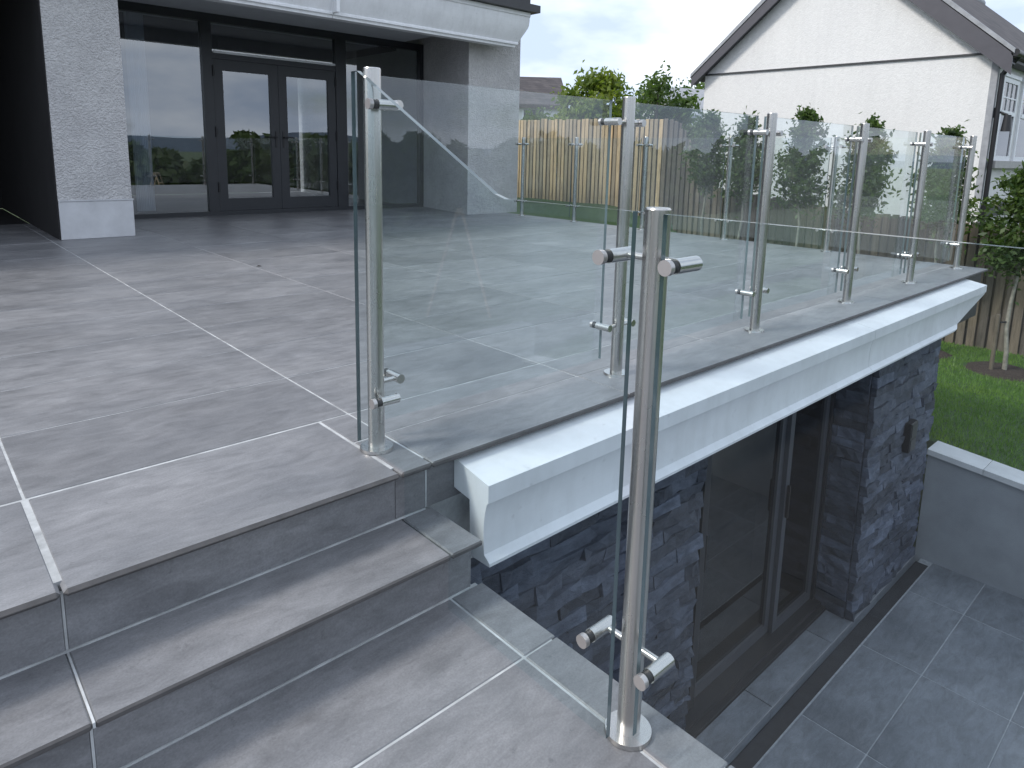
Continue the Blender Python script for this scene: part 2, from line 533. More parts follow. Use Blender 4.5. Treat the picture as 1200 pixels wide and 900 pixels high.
def tag(o, label=None, cat=None, group=None, kind=None):
    if label: o['label'] = label
    if cat: o['category'] = cat
    if group: o['group'] = group
    if kind: o['kind'] = kind
    return o
def empty(name, loc, label=None, cat=None, group=None, kind=None, rz=0.0):
    o = bpy.data.objects.new(name, None); COL.objects.link(o)
    o.location = loc; o.rotation_euler = (0, 0, rz); o.empty_display_size = 0.2
    return tag(o, label, cat, group, kind)
def inst(name, me, parent, loc, rot=(0, 0, 0), scale=(1, 1, 1)):
    o = bpy.data.objects.new(name, me); COL.objects.link(o)
    o.parent = parent
    root = parent.location if parent else Vector((0, 0, 0))
    o.location = Vector(loc) - root
    o.rotation_euler = rot; o.scale = scale
    return o
def copy_tree(o, parent=None):
    c = o.copy(); COL.objects.link(c); c.parent = parent
    for ch in list(o.children):
        copy_tree(ch, c)
    return c

_tc = {}
def slab(name, parent, x0, x1, y0, y1, z0, z1, mat, b=0.003, j=0.0, nose=False):
    """One tile: a bevelled slab; alike sizes share their mesh."""
    key = (round(x1 - x0, 3), round(y1 - y0, 3), round(z1 - z0, 3), mat.name, b, nose)
    if key not in _tc:
        _tc[key] = MB().bbox(-key[0]/2, key[0]/2, -key[1]/2, key[1]/2, -key[2]/2, key[2]/2, b).mesh(name, [mat, M['tile_edge']])
        if nose:
            for p in _tc[key].polygons:
                if p.normal.y < -0.3: p.material_index = 1
    return inst(name, _tc[key], parent, ((x0+x1)/2, (y0+y1)/2, (z0+z1)/2 + (rng.uniform(-j, j) if j else 0)))

G = 0.0027           # half a joint
RIS = 0.1565         # riser
Z1, Z2 = -RIS, -2 * RIS
ZP = -2.43           # patio paving
ZL = -2.345          # raised strip along the basement wall
YB = 1.57            # face of the stone cladding

# ------------------------------------------------------------------ setting: ground, lawns, hills
gnd = MB().add([(-1500,-1500,-4.0),(1500,-1500,-4.0),(1500,1500,-4.0),(-1500,1500,-4.0)], [(0,1,2,3)]).build('ground', M['ground'])
tag(gnd, kind='structure')

def smooth(a, b, t):
    t = max(0.0, min(1.0, (t - a) / (b - a)))
    return t * t * (3 - 2 * t)
def side_lawn_z(x, y):
    base = -1.475 - 0.215 * smooth(6.4, 10.5, x) - 0.087 * max(0.0, 1.6 - y) * (1 - smooth(6.4, 9.5, x))
    up = smooth(4.6, 9.4, y)
    z = base + (-0.16 - base) * up
    return z + 0.02 * math.sin(x * 1.3 + y) * math.cos(y * 1.7)
def sheet(name, xs, ys, fz, mat):
    v = [(x, y, fz(x, y)) for y in ys for x in xs]
    n = len(xs)
    f = [(j*n+i, j*n+i+1, (j+1)*n+i+1, (j+1)*n+i) for j in range(len(ys)-1) for i in range(n-1)]
    m = MB().add(v, f, True)
    return m.build(name, mat, recalc=False)
xs = [6.42 + k * 0.22 for k in range(40)]
ys = [-3.2 + k * 0.3 for k in range(90)]
lawn = tag(sheet('side_lawn', xs, ys, side_lawn_z, M['lawn']), kind='structure')

def back_z(x, y):
    d = -y
    return -0.47 - 1.02 * smooth(1.4, 3.2, x) - 2.5 * smooth(8.0, 34.0, d) + 0.05 * math.sin(x * 0.4) * math.cos(y * 0.5)
bl = sheet('back_lawn', [-40 + k * 2.5 for k in range(49)], [-52 + k * 1.62 for k in range(31)], back_z, M['lawn'])
tag(bl, kind='structure')
pth = MB().box(-12, 1.14, -4.6, -2.9, -0.6, -0.33).build('garden_path', M['path']); tag(pth, kind='structure')

# hills far across the water, seen in the door glass
hb = MB()
hv = []; hf = []
N = 90
for k in range(N):
    a = R(-140 + 250 * k / (N - 1))
    r = 620
    h = 9 + 6 * math.sin(k * 0.21 + 1.2) + 3.5 * math.sin(k * 0.53) + 1.2 * math.sin(k * 1.3)
    h *= 1.0 - 0.75 * smooth(R(27), R(36), a)
    x, y = math.sin(a) * r, -math.cos(a) * r
    hv += [(x, y, -4.5), (x * 1.03, y * 1.03, h), (x * 1.35, y * 1.35, -4.5)]
for k in range(N - 1):
    b = k * 3
    hf += [(b, b+3, b+4, b+1), (b+1, b+4, b+5, b+2)]
tag(MB().add(hv, hf, True).build('hills', M['hills'], recalc=False), kind='structure')

# ------------------------------------------------------------------ terrace, steps, landing, patio
TX = [-3.435 + 0.905 * k for k in range(6)] + [1.995 + 0.905 * k for k in range(5)] + [6.50, 6.85]
TY = [1.505, 1.992] + [1.992 + 0.483 * k for k in range(1, 15)] + [9.13]
ter = MB().box(-5, 6.82, 1.5535, 9.12, -0.40, -0.0022).build('terrace', M['grout']); tag(ter, kind='structure')
TH = 0.0115
for j in range(len(TY) - 1):
    for i in range(len(TX) - 1):
        gl_, gr_ = (G if TX[i] < 1.2 else 0.0016), (G if TX[i+1] < 1.2 else 0.0016)
        gy = G if TX[i] < 1.05 else 0.0024
        x0, x1, y0, y1 = TX[i] + gl_, TX[i+1] - gr_, TY[j] + gy, TY[j+1] - gy
        if y0 > 7.40 and x0 > 5.9 and j > 12: pass
        if j == 0: continue
        slab('tile', ter, x0, x1, y0, y1, -TH, 0.0, M['tile'], 0.0025, 0.0006)
# front row: nosing tiles over the steps, a cut strip at the corner, and the long edge strip under the railing
NT_ = 0.017
for x0, x1 in ((-2.53, -1.625), (-1.625, -0.72), (-0.72, 0.185), (0.185, 0.985)):
    slab('tile', ter, x0 + G, x1 - G, 1.505, 1.992 - G, -NT_, 0.0, M['tile'], 0.0075, nose=True)
slab('tile', ter, 0.985 + 0.0012, 1.09 - 0.002, 1.505, 1.775 - G, -NT_, 0.0003, M['tile'], 0.005, nose=True)
slab('tile', ter, 0.985 + 0.0012, 1.09 - 0.002, 1.775, 1.992 - G, -NT_, 0.0, M['tile'], 0.003)
ex = [1.09, 1.995, 2.9, 3.805, 4.71, 5.615, 6.5, 6.85]
for a, b in zip(ex[:-1], ex[1:]):
    slab('tile', ter, a + 0.001, b - 0.001, 1.505, 1.775 - 0.002, -NT_, 0.0012, M['tile'], 0.004, nose=True)
    slab('tile', ter, a + G, b - G, 1.775 + 0.002, 1.992 - G, -TH, 0.0, M['tile'], 0.0025)

st = MB().box(-3.4, 1.095, 1.352, 1.60, -0.45, Z1 - 0.019).build('steps', M['bed']); tag(st, kind='structure')
sx = [-2.53, -1.625, -0.72, 0.188, 1.005, 1.112]
for a, b in zip(sx[:-1], sx[1:]):
    g = G if b < 1.0 else 0.0018
    slab('tread_tile', st, a + (g if a < 0.9 else 0.0018), b - g, 1.302, 1.541, Z1 - 0.016, Z1, M['tile'], 0.004, nose=True)
for a, b in ((-2.53,-1.625),(-1.625,-0.72),(-0.72,0.188),(0.188,0.985),(0.985,1.09),(1.09,1.42)):
    g = 0.003 if b < 0.9 or b > 1.05 else 0.0006
    slab('riser_tile', st, a + (0.003 if a < 0.9 or a > 1.05 else 0.0006), b - g, 1.541, 1.552, Z1 + 0.004, -NT_ - 0.001, M['tile'], 0.001)
for a, b in ((-2.53,-1.625),(-1.625,-0.72),(-0.72,0.188),(0.188,1.095)):
    slab('riser_tile', st, a + 0.003, b - 0.003, 1.341, 1.352, Z2 + 0.004, Z1 - 0.0165, M['tile'], 0.001)
# pale pointing along the foot of each riser and in the vertical joints
gl = MB().box(-2.6, 1.088, 1.5375, 1.5425, Z1 - 0.001, Z1 + 0.0035)
gl.box(0.1855, 0.1905, 1.5404, 1.5425, Z1 + 0.004, -NT_ - 0.001).box(1.0875, 1.0925, 1.5404, 1.5425, Z1 + 0.004, -NT_)
gl.build('grout_line', M['grout'], st)
gl = MB().box(-2.6, 1.095, 1.3375, 1.3425, Z2 - 0.001, Z2 + 0.0035).box(0.1855, 0.1905, 1.3404, 1.3425, Z2 + 0.004, Z1 - 0.017)
gl.box(0.1858, 0.1902, 1.303, 1.5405, Z1 - 0.012, Z1 - 0.0006)
gl.build('grout_line', M['grout'], st)
# end of the middle step
MB().box(1.0952, 1.1045, 1.347, 1.60, -0.33, Z1 - 0.0165).build('end_panel', M['tile'], st)

lan = MB().box(-5, 1.125, -2.9, 1.3522, -0.60, Z2 - 0.0022).build('landing', M['grout']); tag(lan, kind='structure')
LX = [-4.4, -3.495, -2.59, -1.685, -0.78, 0.125, 1.029]
LY = [1.341 - 0.0, 1.049] + [1.049 - 0.483 * k for k in range(1, 9)]
for j in range(len(LY) - 1):
    for i in range(len(LX) - 1):
        slab('tile', lan, LX[i] + G, LX[i+1] - G, LY[j+1] + G, LY[j] - G, Z2 - TH, Z2, M['tile'], 0.0025, 0.0005)
    slab('tile', lan, 1.029 + G, 1.14, LY[j+1] + 0.002, LY[j] - 0.002, Z2 - 0.013, Z2 + 0.0006, M['tile'], 0.003)
rw = MB().box(0.95, 1.1255, -3.0, 1.60, -2.7, -0.33).build('landing_wall', M['gwall'], org=(1.05, 0, -2.7))
tag(rw, 'grey rendered retaining wall under the edge of the tiled landing', 'wall')

pat = MB().box(1.0, 6.3, -3.0, YB - 0.02, ZP - 0.35, ZP - 0.0024).build('patio', M['grout_patio']); tag(pat, kind='structure')
PX = [1.13] + [1.97 + 0.915 * k for k in range(5)] + [6.22]
PY = [1.462, 1.085] + [1.085 - 0.484 * k for k in range(1, 9)]
for j in range(len(PY) - 1):
    off = 0.0
    xr = [1.13] + [x + off for x in PX[1:-1]] + [6.22]
    for i in range(len(xr) - 1):
        slab('tile', pat, xr[i] + G, xr[i+1] - G, PY[j+1] + G, PY[j] - G, ZP - TH, ZP, M['tile_patio'], 0.0025, 0.0005)
dc = MB().box(1.13, 6.12, 1.470, 1.564, ZP - 0.02, ZP - 0.001).build('drain_channel', M['mortar'], pat)
led = MB().box(1.13, 6.12, YB + 0.004, 1.99, ZP - 0.3, ZL - 0.012).build('door_ledge', M['bed']); tag(led, kind='structure')
for k in range(6):
    slab('tile', led, 1.13 + 0.83 * k + 0.003, 1.13 + 0.83 * (k + 1) - 0.003, YB - 0.002, 1.742, ZL - 0.0117, ZL, M['tile_patio'], 0.002)
for k in range(6):
    slab('riser_tile', led, 1.13 + 0.83 * k + 0.0015, 1.13 + 0.83 * (k + 1) - 0.0015, YB - 0.0015, YB + 0.0038, ZP - 0.005, ZL - 0.018, M['tile_patio'], 0.001)
MB().box(1.13, 6.11, YB - 0.003, YB + 0.0035, ZL - 0.0175, ZL - 0.0122).build('trim', M['lead'], led)
fw = MB().box(0.95, 6.4, -3.25, -3.0, -2.9, -1.42).build('patio_end_wall', M['gwall'], org=(3.5, -3.1, -2.9))
tag(fw, 'grey rendered retaining wall closing the sunken patio behind the landing', 'wall')

# ------------------------------------------------------------------ basement: stone wall, pier, sliding doors
def stone_meshes(n=9):
    out = []
    for k in range(n):
        r = random.Random(100 + k)
        bm = bmesh.new()
        bmesh.ops.create_cube(bm, size=1.0)
        bmesh.ops.subdivide_edges(bm, edges=[e for e in bm.edges if abs((e.verts[0].co - e.verts[1].co).x) > 0.5], cuts=2)
        for v in bm.verts:
            if v.co.y < 0:
                v.co.y += r.uniform(-0.35, 0.30)
            v.co.x += r.uniform(-0.015, 0.015); v.co.z += r.uniform(-0.05, 0.05)
        bmesh.ops.recalc_face_normals(bm, faces=list(bm.faces))
        me = bpy.data.meshes.new('stone'); bm.to_mesh(me); bm.free()
        me.materials.append(M['stone'])
        out.append(me)
    return out
STN = stone_meshes()
def clad(parent, u0, u1, z0, z1, place, seed, hmin=0.035, hmax=0.075, wmin=0.11, wmax=0.34):
    r = random.Random(seed)
    z = z0; c = 0
    while z < z1 - 0.01:
        h = min(r.uniform(hmin, hmax), z1 - z)
        u = u0 - r.uniform(0, 0.1) * 0
        while u < u1 - 0.005:
            w = min(r.uniform(wmin, wmax), u1 - u)
            if u1 - (u + w) < 0.05: w = u1 - u
            d = 0.036 + r.uniform(-0.006, 0.012)
            loc, rz = place(u + w / 2, z + h / 2, d)
            inst('stone', r.choice(STN), parent, loc, (0, 0, rz), (w - 0.003, d, h - 0.003))
            u += w; c += 1
        z += h
    return c
bw = MB().box(1.1262, 2.66, YB + 0.032, 2.35, -2.6, -0.402).build('basement_wall', M['mortar'], org=(1.9, YB, -2.6))
tag(bw, 'dark split slate wall under the white cornice beside the steps', 'wall')
clad(bw, 1.128, 2.68, -1.72, -0.42, lambda u, z, d: ((u, YB + 0.036 - d / 2 + 0.004, z), 0), 3, hmin=0.045, hmax=0.075)
clad(bw, 1.128, 2.68, -2.345, -1.72, lambda u, z, d: ((u, YB + 0.036 - d / 2 + 0.004, z), 0), 4, hmin=0.07, hmax=0.1, wmin=0.2, wmax=0.4)
pier = MB().box(4.80, 6.03, YB + 0.032, 2.35, -2.6, -0.402).build('stone_pier', M['mortar'], org=(5.4, YB, -2.6))
tag(pier, 'dark split slate pier at the far end of the sliding doors', 'pier')
n1 = clad(pier, 4.775, 6.05, -2.345, -0.42, lambda u, z, d: ((u, YB + 0.036 - d / 2 + 0.004, z), 0), 5, hmin=0.05, hmax=0.085, wmin=0.14, wmax=0.36)
n2 = clad(pier, YB + 0.045, 1.90, -2.345, -0.42, lambda u, z, d: ((4.804 - d / 2 + 0.0, u, z), -math.pi / 2), 6, hmin=0.05, hmax=0.085, wmin=0.14, wmax=0.3)
vb = MB().bbox(5.44, 5.58, YB - 0.040, YB + 0.03, -1.26, -1.03, 0.004).build('wall_vent', M['black'], pier)
MB().box(5.455, 5.565, YB - 0.044, YB - 0.0395, -1.25, -1.16).box(5.455, 5.565, YB - 0.044, YB - 0.0395, -1.14, -1.04).build('louvre', M['dark_slab'], vb)

sd = empty('sliding_door', (3.7, 1.88, ZL), 'dark framed glass sliding doors opening onto the sunken patio', 'door')
DY = 1.88
f = MB().box(2.4, 4.80, DY - 0.10, DY + 0.06, ZL, ZL + 0.05).box(2.4, 4.80, DY - 0.05, DY + 0.08, -0.60, -0.45)
f.box(4.735, 4.80, DY - 0.05, DY + 0.06, ZL + 0.05, -0.60)
f.build('frame', M['frame'], sd)
MB().box(2.4, 4.80, 1.745, DY - 0.10, ZL - 0.01, ZL + 0.022).build('threshold', M['frame'], sd)
for k, (a, b, dy) in enumerate(((2.42, 3.22, 0.0), (3.22, 4.16, 0.03), (4.16, 4.735, 0.0))):
    z0, z1 = ZL + 0.05, -0.60
    lf = MB().box(a, a + 0.055, DY - 0.03 + dy, DY + 0.02 + dy, z0, z1).box(b - 0.055, b, DY - 0.03 + dy, DY + 0.02 + dy, z0, z1)
    lf.box(a + 0.055, b - 0.055, DY - 0.03 + dy, DY + 0.02 + dy, z0, z0 + 0.07).box(a + 0.055, b - 0.055, DY - 0.03 + dy, DY + 0.02 + dy, z1 - 0.07, z1)
    lo = lf.build('door_leaf', M['frame_mid'] if k else M['frame'], sd)
    MB().box(a + 0.055, b - 0.055, DY - 0.012 + dy, DY + 0.004 + dy, z0 + 0.07, z1 - 0.07).build('pane', M['pane_dark'], lo)
    if k:
        MB().bbox(a + 0.02, a + 0.035, DY - 0.052 + dy, DY - 0.03 + dy, -1.45, -1.22, 0.003).build('handle', M['black'], lo)
MB().box(2.3, 5.0, DY - 0.04, DY + 0.1, -0.45, -0.40).build('head', M['frame'], sd)
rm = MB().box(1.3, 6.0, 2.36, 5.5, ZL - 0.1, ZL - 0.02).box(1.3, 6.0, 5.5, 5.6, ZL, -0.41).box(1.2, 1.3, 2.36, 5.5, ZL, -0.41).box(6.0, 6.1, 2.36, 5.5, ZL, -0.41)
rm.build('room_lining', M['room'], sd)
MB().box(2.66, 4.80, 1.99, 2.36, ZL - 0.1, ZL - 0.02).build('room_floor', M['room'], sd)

# white moulded cornice hung along the terrace edge
def cove(y0, depth, ztop, zbot, n=12, lip=0.028):
    """(y,z) profile from the wall: sloped top, square lip, concave face, small flared foot."""
    pts = [(y0, ztop), (y0 - depth, ztop - 0.030), (y0 - depth, ztop - 0.030 - 0.055), (y0 - depth + 0.006, ztop - 0.089)]
    za, zb = ztop - 0.092, zbot + lip
    for k in range(1, n + 1):
        t = k / n
        s = 0.010 * math.sin(math.pi * min(1, t ** 0.8 * 0.9)) + 0.006 * t
        pts.append((y0 - depth + 0.006 + s, za + (zb - za) * t))
    pts += [(y0 - depth - 0.010, zbot + 0.010), (y0 - depth - 0.010, zbot), (y0 - depth + 0.080, zbot - 0.004), (y0 - depth + 0.085, ztop - 0.105), (y0, ztop - 0.095)]
    return pts
prof = cove(1.538, 0.160, -0.026, -0.305)
far = [6.30 if z > -0.13 else 6.30 - 0.75 * min(1, (-0.13 - z) / 0.175) ** 1.2 for (y, z) in prof]
co = empty('cornice', (3.7, 1.5, -0.3), 'long white moulded cornice under the edge of the tiled terrace', 'cornice')
cuts = [1.172, 4.05]
MB().prism(prof, 'x', 1.192, 4.05).build('moulding', M['white'], co)
MB().prism(prof, 'x', 4.053, far).build('moulding', M['white'], co)
fl = MB().box(1.43, 6.8, 1.5395, 1.5515, -0.40, -0.0185).build('backing_board', M['dark_slab'], co)

# ------------------------------------------------------------------ garden wall beside the patio
gw = MB().prism([(-3.0, ZP - 0.2), (1.60, ZP - 0.2), (1.60, -1.50), (-3.0, -1.90)], 'x', 6.20, 6.40).build('garden_wall', M['gwall'], org=(6.3, -0.7, ZP))
tag(gw, 'low grey rendered garden wall with pale coping between patio and lawn', 'wall')
yy = 1.60
while yy > -2.9:
    y1 = yy - 0.40
    za = lambda y: -1.50 - 0.087 * (1.60 - y)
    c = MB().prism([(yy - 0.002, za(yy) + 0.002), (y1 + 0.002, za(y1) + 0.002), (y1 + 0.002, za(y1) + 0.047), (yy - 0.002, za(yy) + 0.047)], 'x', 6.165, 6.43)
    c.build('coping_stone', M['cap'], gw)
    yy = y1

# ------------------------------------------------------------------ house
H = empty('house', (3.0, 9.0, 0.0), 'grey roughcast house with dark glazed doors opening onto the terrace', 'house')
DP = 9.15
SOF = 2.50
p1 = MB().box(1.17, 1.78, 7.42, 9.9, 0.365, SOF + 0.3).build('pillar', M['roughcast'], H)
MB().bbox(1.172, 1.788, 7.412, 9.9, 0.0, 0.352, 0.004).build('plinth', M['plinth'], p1)
MB().box(1.1715, 1.792, 7.406, 9.9, 0.353, 0.3645).build('plinth_bead', M['plinth'], p1)
MB().box(1.160, 1.1695, 7.418, 9.9, 0.0, SOF).build('shade_panel', M['recess'], p1)  # dark sheet standing in for deep shade on the pillar's side face
p2 = MB().prism([(6.12, 7.64), (7.08, 7.64), (7.08, 9.9), (6.42, 9.9), (6.42, 9.22)], 'z', 0.0, SOF + 0.3).build('pillar', M['roughcast'], H)
MB().box(6.50, 8.45, 9.905, 16, -4.0, 2.78).build('side_wall', M['roughcast'], H)
# upper cornice
def cove2():
    y0, d, zt, zb = 7.44, 0.26, 2.78, 2.32
    pts = [(y0, zt), (y0 - d, zt), (y0 - d, zt - 0.05)]
    n = 10
    for k in range(n + 1):
        t = k / n
        pts.append((y0 - d + 0.015 + 0.10 * (1 - math.cos(t * math.pi / 2)), zt - 0.06 - 0.33 * t))
    pts += [(y0 - d + 0.10, zb + 0.055), (y0 - d + 0.10, zb + 0.035), (y0 - d + 0.13, zb + 0.03), (y0 - d + 0.13, zb), (y0, zb)]
    return pts
pr2 = cove2()
uend = [6.83 if z > 2.6 else 6.83 - 0.16 * (2.6 - z) / 0.28 for y, z in pr2]
MB().prism(pr2, 'x', -4.0, 3.90).build('cornice', M['white_up'], H)
MB().prism(pr2, 'x', 3.906, uend).build('cornice', M['white_up'], H)
MB().box(3.885, 3.925, 7.175, 7.40, 2.37, 2.782).build('joint_cover', M['white_up'], H)
MB().box(-4.0, 6.05, 7.4405, 9.9, SOF, SOF + 0.05).build('soffit', M['soffit'], H)
MB().prism([(7.10, 2.785), (7.10, 2.88), (14.0, 2.88), (14.0, 2.785)], 'x', -4.0, 6.94).build('balcony_slab', M['dark_slab'], H)
MB().box(-4.0, 6.84, 7.20, 14.0, 2.882, 3.12).build('upper_wall', M['dark_wall'], H)
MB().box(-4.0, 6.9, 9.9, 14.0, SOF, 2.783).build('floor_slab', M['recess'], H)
# room behind the glass
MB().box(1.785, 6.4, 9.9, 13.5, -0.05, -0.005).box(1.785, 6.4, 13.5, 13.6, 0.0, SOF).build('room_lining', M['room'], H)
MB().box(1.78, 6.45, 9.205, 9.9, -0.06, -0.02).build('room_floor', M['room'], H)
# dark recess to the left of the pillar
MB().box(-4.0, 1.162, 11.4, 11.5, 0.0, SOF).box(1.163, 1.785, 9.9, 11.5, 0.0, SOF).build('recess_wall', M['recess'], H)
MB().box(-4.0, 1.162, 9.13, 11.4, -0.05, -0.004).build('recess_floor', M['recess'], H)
MB().box(-4.2, -4.0, 7.44, 14, 0.0, SOF).build('end_wall', M['roughcast'], H)

# glazed screen: side lights, toplights and a pair of doors
fr = MB()
fy0, fy1 = DP - 0.035, DP + 0.05
def bar(x0, x1, z0, z1, y0=fy0, y1=fy1): fr.box(x0, x1, y0, y1, z0, z1)
bar(1.782, 6.41, 0.0, 0.055); bar(1.782, 6.41, 2.40, SOF - 0.001)
for a, b in ((1.79, 1.86), (3.08, 3.205), (4.895, 5.06), (6.33, 6.405)):
    bar(a, b, 0.055, 2.40, fy0 - 0.006, fy1)
bar(3.205, 4.895, 1.965, 2.03)
fr.build('window_frame', M['frame'], H)
MB().bbox(3.215, 4.885, fy0 - 0.022, fy0 - 0.0005, 2.032, 2.060, 0.003).build('rail_highlight', M['cap'], H)  # pale bar standing in for the highlight along the door head rail
for a, b, z0, z1 in ((1.86, 3.08, 0.055, 2.40), (3.205, 4.895, 2.03, 2.40), (5.06, 6.33, 0.055, 2.40)):
    MB().box(a, b, DP, DP + 0.02, z0, z1).build('pane', M['pane'], H)
for s, (a, b) in enumerate(((3.21, 4.048), (4.052, 4.89))):
    d = MB()
    dy0, dy1 = DP - 0.03, DP + 0.03
    d.box(a, a + 0.115, dy0, dy1, 0.058, 1.962).box(b - 0.115, b, dy0, dy1, 0.058, 1.962)
    d.box(a + 0.115, b - 0.115, dy0, dy1, 0.058, 0.215).box(a + 0.115, b - 0.115, dy0, dy1, 1.83, 1.962)
    lf = d.build('door', M['frame'], H)
    MB().box(a + 0.115, b - 0.115, DP - 0.005, DP + 0.012, 0.215, 1.83).build('pane', M['pane'], lf)
    hx = b - 0.05 if s == 0 else a + 0.05
    sg = -1 if s == 0 else 1
    MB().bbox(hx - 0.014, hx + 0.014, dy0 - 0.008, dy0, 0.88, 1.10, 0.002).cyl((hx, dy0, 1.02), (hx, dy0 - 0.055, 1.02), 0.009, seg=10).cyl((hx, dy0 - 0.05, 1.02), (hx + sg * 0.12, dy0 - 0.05, 1.02), 0.009, seg=10).build('handle', M['black'], lf)
    for hz in (0.30, 1.0, 1.75):
        x = a - 0.004 if s == 0 else b + 0.004
        MB().cyl((x, dy0 - 0.012, hz), (x, dy0 - 0.012, hz + 0.13), 0.014, seg=10).build('hinge', M['black'], lf)
# sheer curtains
def curtain(x0, x1, y, ph):
    n = 60
    v = []; fcs = []
    for k in range(n + 1):
        x = x0 + (x1 - x0) * k / n
        yy = y + 0.03 * math.sin(k * 1.05 + ph) + 0.012 * math.sin(k * 2.3)
        v += [(x, yy, 0.07), (x, yy, 2.42), (x, yy + 0.006, 0.07), (x, yy + 0.006, 2.42)]
    for k in range(n):
        b = k * 4
        fcs += [(b, b+4, b+5, b+1), (b+2, b+3, b+7, b+6)]
    return MB().add(v, fcs, True)
curtain(1.90, 2.16, 9.34, 0.3).build('curtain', M['curtain'], H, recalc=False)
curtain(2.30, 2.50, 9.34, 1.3).build('curtain', M['curtain'], H, recalc=False)

# ------------------------------------------------------------------ railing posts and glass
POST_H = 1.1
OFF = 0.056       # glass plane in front of the post centre (local -y)
def clamp_parts(root, sx, z, along=None):
    """rod sideways from the post, short cylinder across the glass with a slot near its front end"""
    x = sx * 0.074
    cl = MB().cyl((x, -0.020, z), (x, OFF - 0.0085, z), 0.0140, seg=24).build('clamp', M['steel_clamp'], root)
    MB().cyl((sx * 0.020, 0.0, z), (x, 0.0, z), 0.0072, seg=16).build('rod', M['steel_clamp'], cl)
    MB().cyl((x, OFF - 0.0085, z), (x, OFF + 0.0085, z), 0.0122, seg=20).build('gasket', M['gasket'], cl)
    MB().cyl((x, OFF + 0.0085, z), (x, OFF + 0.020, z), 0.0142, seg=24).build('end_cap', M['steel_end'], cl)
def make_post(sides=(-1, 1)):
    root = empty('railing_post', (0, 0, 0), 'x', 'post', 'stainless steel railing posts')
    MB().cyl((0, 0, 0.008), (0, 0, POST_H - 0.003), 0.0242, seg=40).build('tube', M['steel'], root)
    MB().cyl((0, 0, POST_H - 0.003), (0, 0, POST_H), 0.0236, 0.0222, seg=40).build('cap', M['steel_clamp'], root)
    MB().cyl((0, 0, 0.0), (0, 0, 0.009), 0.050, 0.0485, seg=40).build('base_plate', M['steel_clamp'], root)
    for s in sides:
        for z in (0.205, 1.005):
            clamp_parts(root, s, z)
    return root
post_both = make_post()
post_right = make_post((1,))
post_left = make_post((-1,))
# extra pair of clamps for the raked panel on the corner post (glass plane at local -x)
PX1, PY1 = 1.018, 1.692
used = set()
def place_post(proto, x, y, z, rz, label, group='stainless steel railing posts'):
    if proto.name not in used:
        o = proto; used.add(proto.name)
    else:
        o = copy_tree(proto)
    o.location = (x, y, z + 0.001); o.rotation_euler = (0, 0, rz); o['label'] = label; o['group'] = group
    return o
FX = [1.018, 2.140, 3.262, 4.41, 5.53, 6.655]
SY = [2.83, 3.94, 5.05, 6.16, 7.17]
SX = 6.745
pc = place_post(post_right, FX[0], PY1, 0.0, 0, 'steel railing post on the terrace corner at the top of the steps')
for z in (0.165, 1.0):
    yy = -0.056
    cl = MB().cyl((0.040, yy, z), (-0.0195, yy, z), 0.0140, seg=24).build('clamp', M['steel_clamp'], pc, org=(0, 0, 0))
    MB().cyl((0, -0.02, z), (0, yy, z), 0.0072, seg=16).build('rod', M['steel_clamp'], cl, org=(0, 0, 0))
    MB().cyl((-0.0195, yy, z), (-0.0365, yy, z), 0.0122, seg=20).build('gasket', M['gasket'], cl, org=(0, 0, 0))
    MB().cyl((-0.0365, yy, z), (-0.048, yy, z), 0.0142, seg=24).build('end_cap', M['steel_end'], cl, org=(0, 0, 0))
names = ['first steel post along the cornice edge after the steps corner post', 'second steel post along the cornice edge after the steps corner post',
         'third steel post along the cornice edge after the steps corner post', 'fourth steel post along the cornice edge after the steps corner post']
for x, nm in zip(FX[1:5], names):
    place_post(post_both, x, PY1, 0.0, 0, nm)
place_post(post_left, FX[5], PY1, 0.0, 0, 'steel post at the far end of the cornice where the railing turns')
for k, y in enumerate(SY):
    o = ('first', 'second', 'third', 'fourth', 'fifth')[k]
    lab = '%s steel post of the side railing after its turn by the young trees' % o if k < 4 else 'steel post of the side railing beside the roughcast house pillar'
    place_post(post_both if k < 4 else post_both, SX, y, 0.0, math.pi / 2, lab)
LPX, LPY = 1.046, 0.748
place_post(post_both, LPX, LPY, Z2, math.pi / 2, 'tall steel railing post standing on the edge of the lower landing')
place_post(post_both, LPX, -0.62, Z2, math.pi / 2, 'steel railing post further along the edge of the lower landing')

def panel(name, poly, axis, a, th, label, group='clear glass railing panels', gm='glass'):
    """glass slab: outline poly extruded by its real thickness; edges carry the green edge tint"""
    n = len(poly)
    m = MB()
    def P(q, c): return (c, q[0], q[1]) if axis == 'x' else (q[0], c, q[1])
    v = [P(q, a - th / 2) for q in poly] + [P(q, a + th / 2) for q in poly]
    m.add(v, [list(range(n)), list(range(n, 2 * n))[::-1]], mi=0)
    m.add(v, [(k, (k + 1) % n, n + (k + 1) % n, n + k) for k in range(n)], mi=1)
    # weld the two sets of verts so that normals can be made consistent
    me = m.mesh(name, [M[gm], M['glass_edge']], recalc=False)
    bm = bmesh.new(); bm.from_mesh(me)
    bmesh.ops.remove_doubles(bm, verts=list(bm.verts), dist=1e-6)
    bmesh.ops.recalc_face_normals(bm, faces=list(bm.faces))
    c = sum((q.co for q in bm.verts), Vector()) / len(bm.verts)
    c.z = min(q.co.z for q in bm.verts)
    bmesh.ops.translate(bm, verts=list(bm.verts), vec=-c)
    for fc in bm.faces:
        if fc.material_index == 1 and (fc.normal.z < -0.3 or fc.calc_center_median().z < 0.35 * (fc.calc_area() < 0.003)):
            fc.material_index = 0
    bm.to_mesh(me); bm.free()
    o = bpy.data.objects.new(name, me); COL.objects.link(o); o.location = c
    return tag(o, label, 'glass panel', group)
GZ0, GZ1, GT = 0.060, 1.088, 0.0125
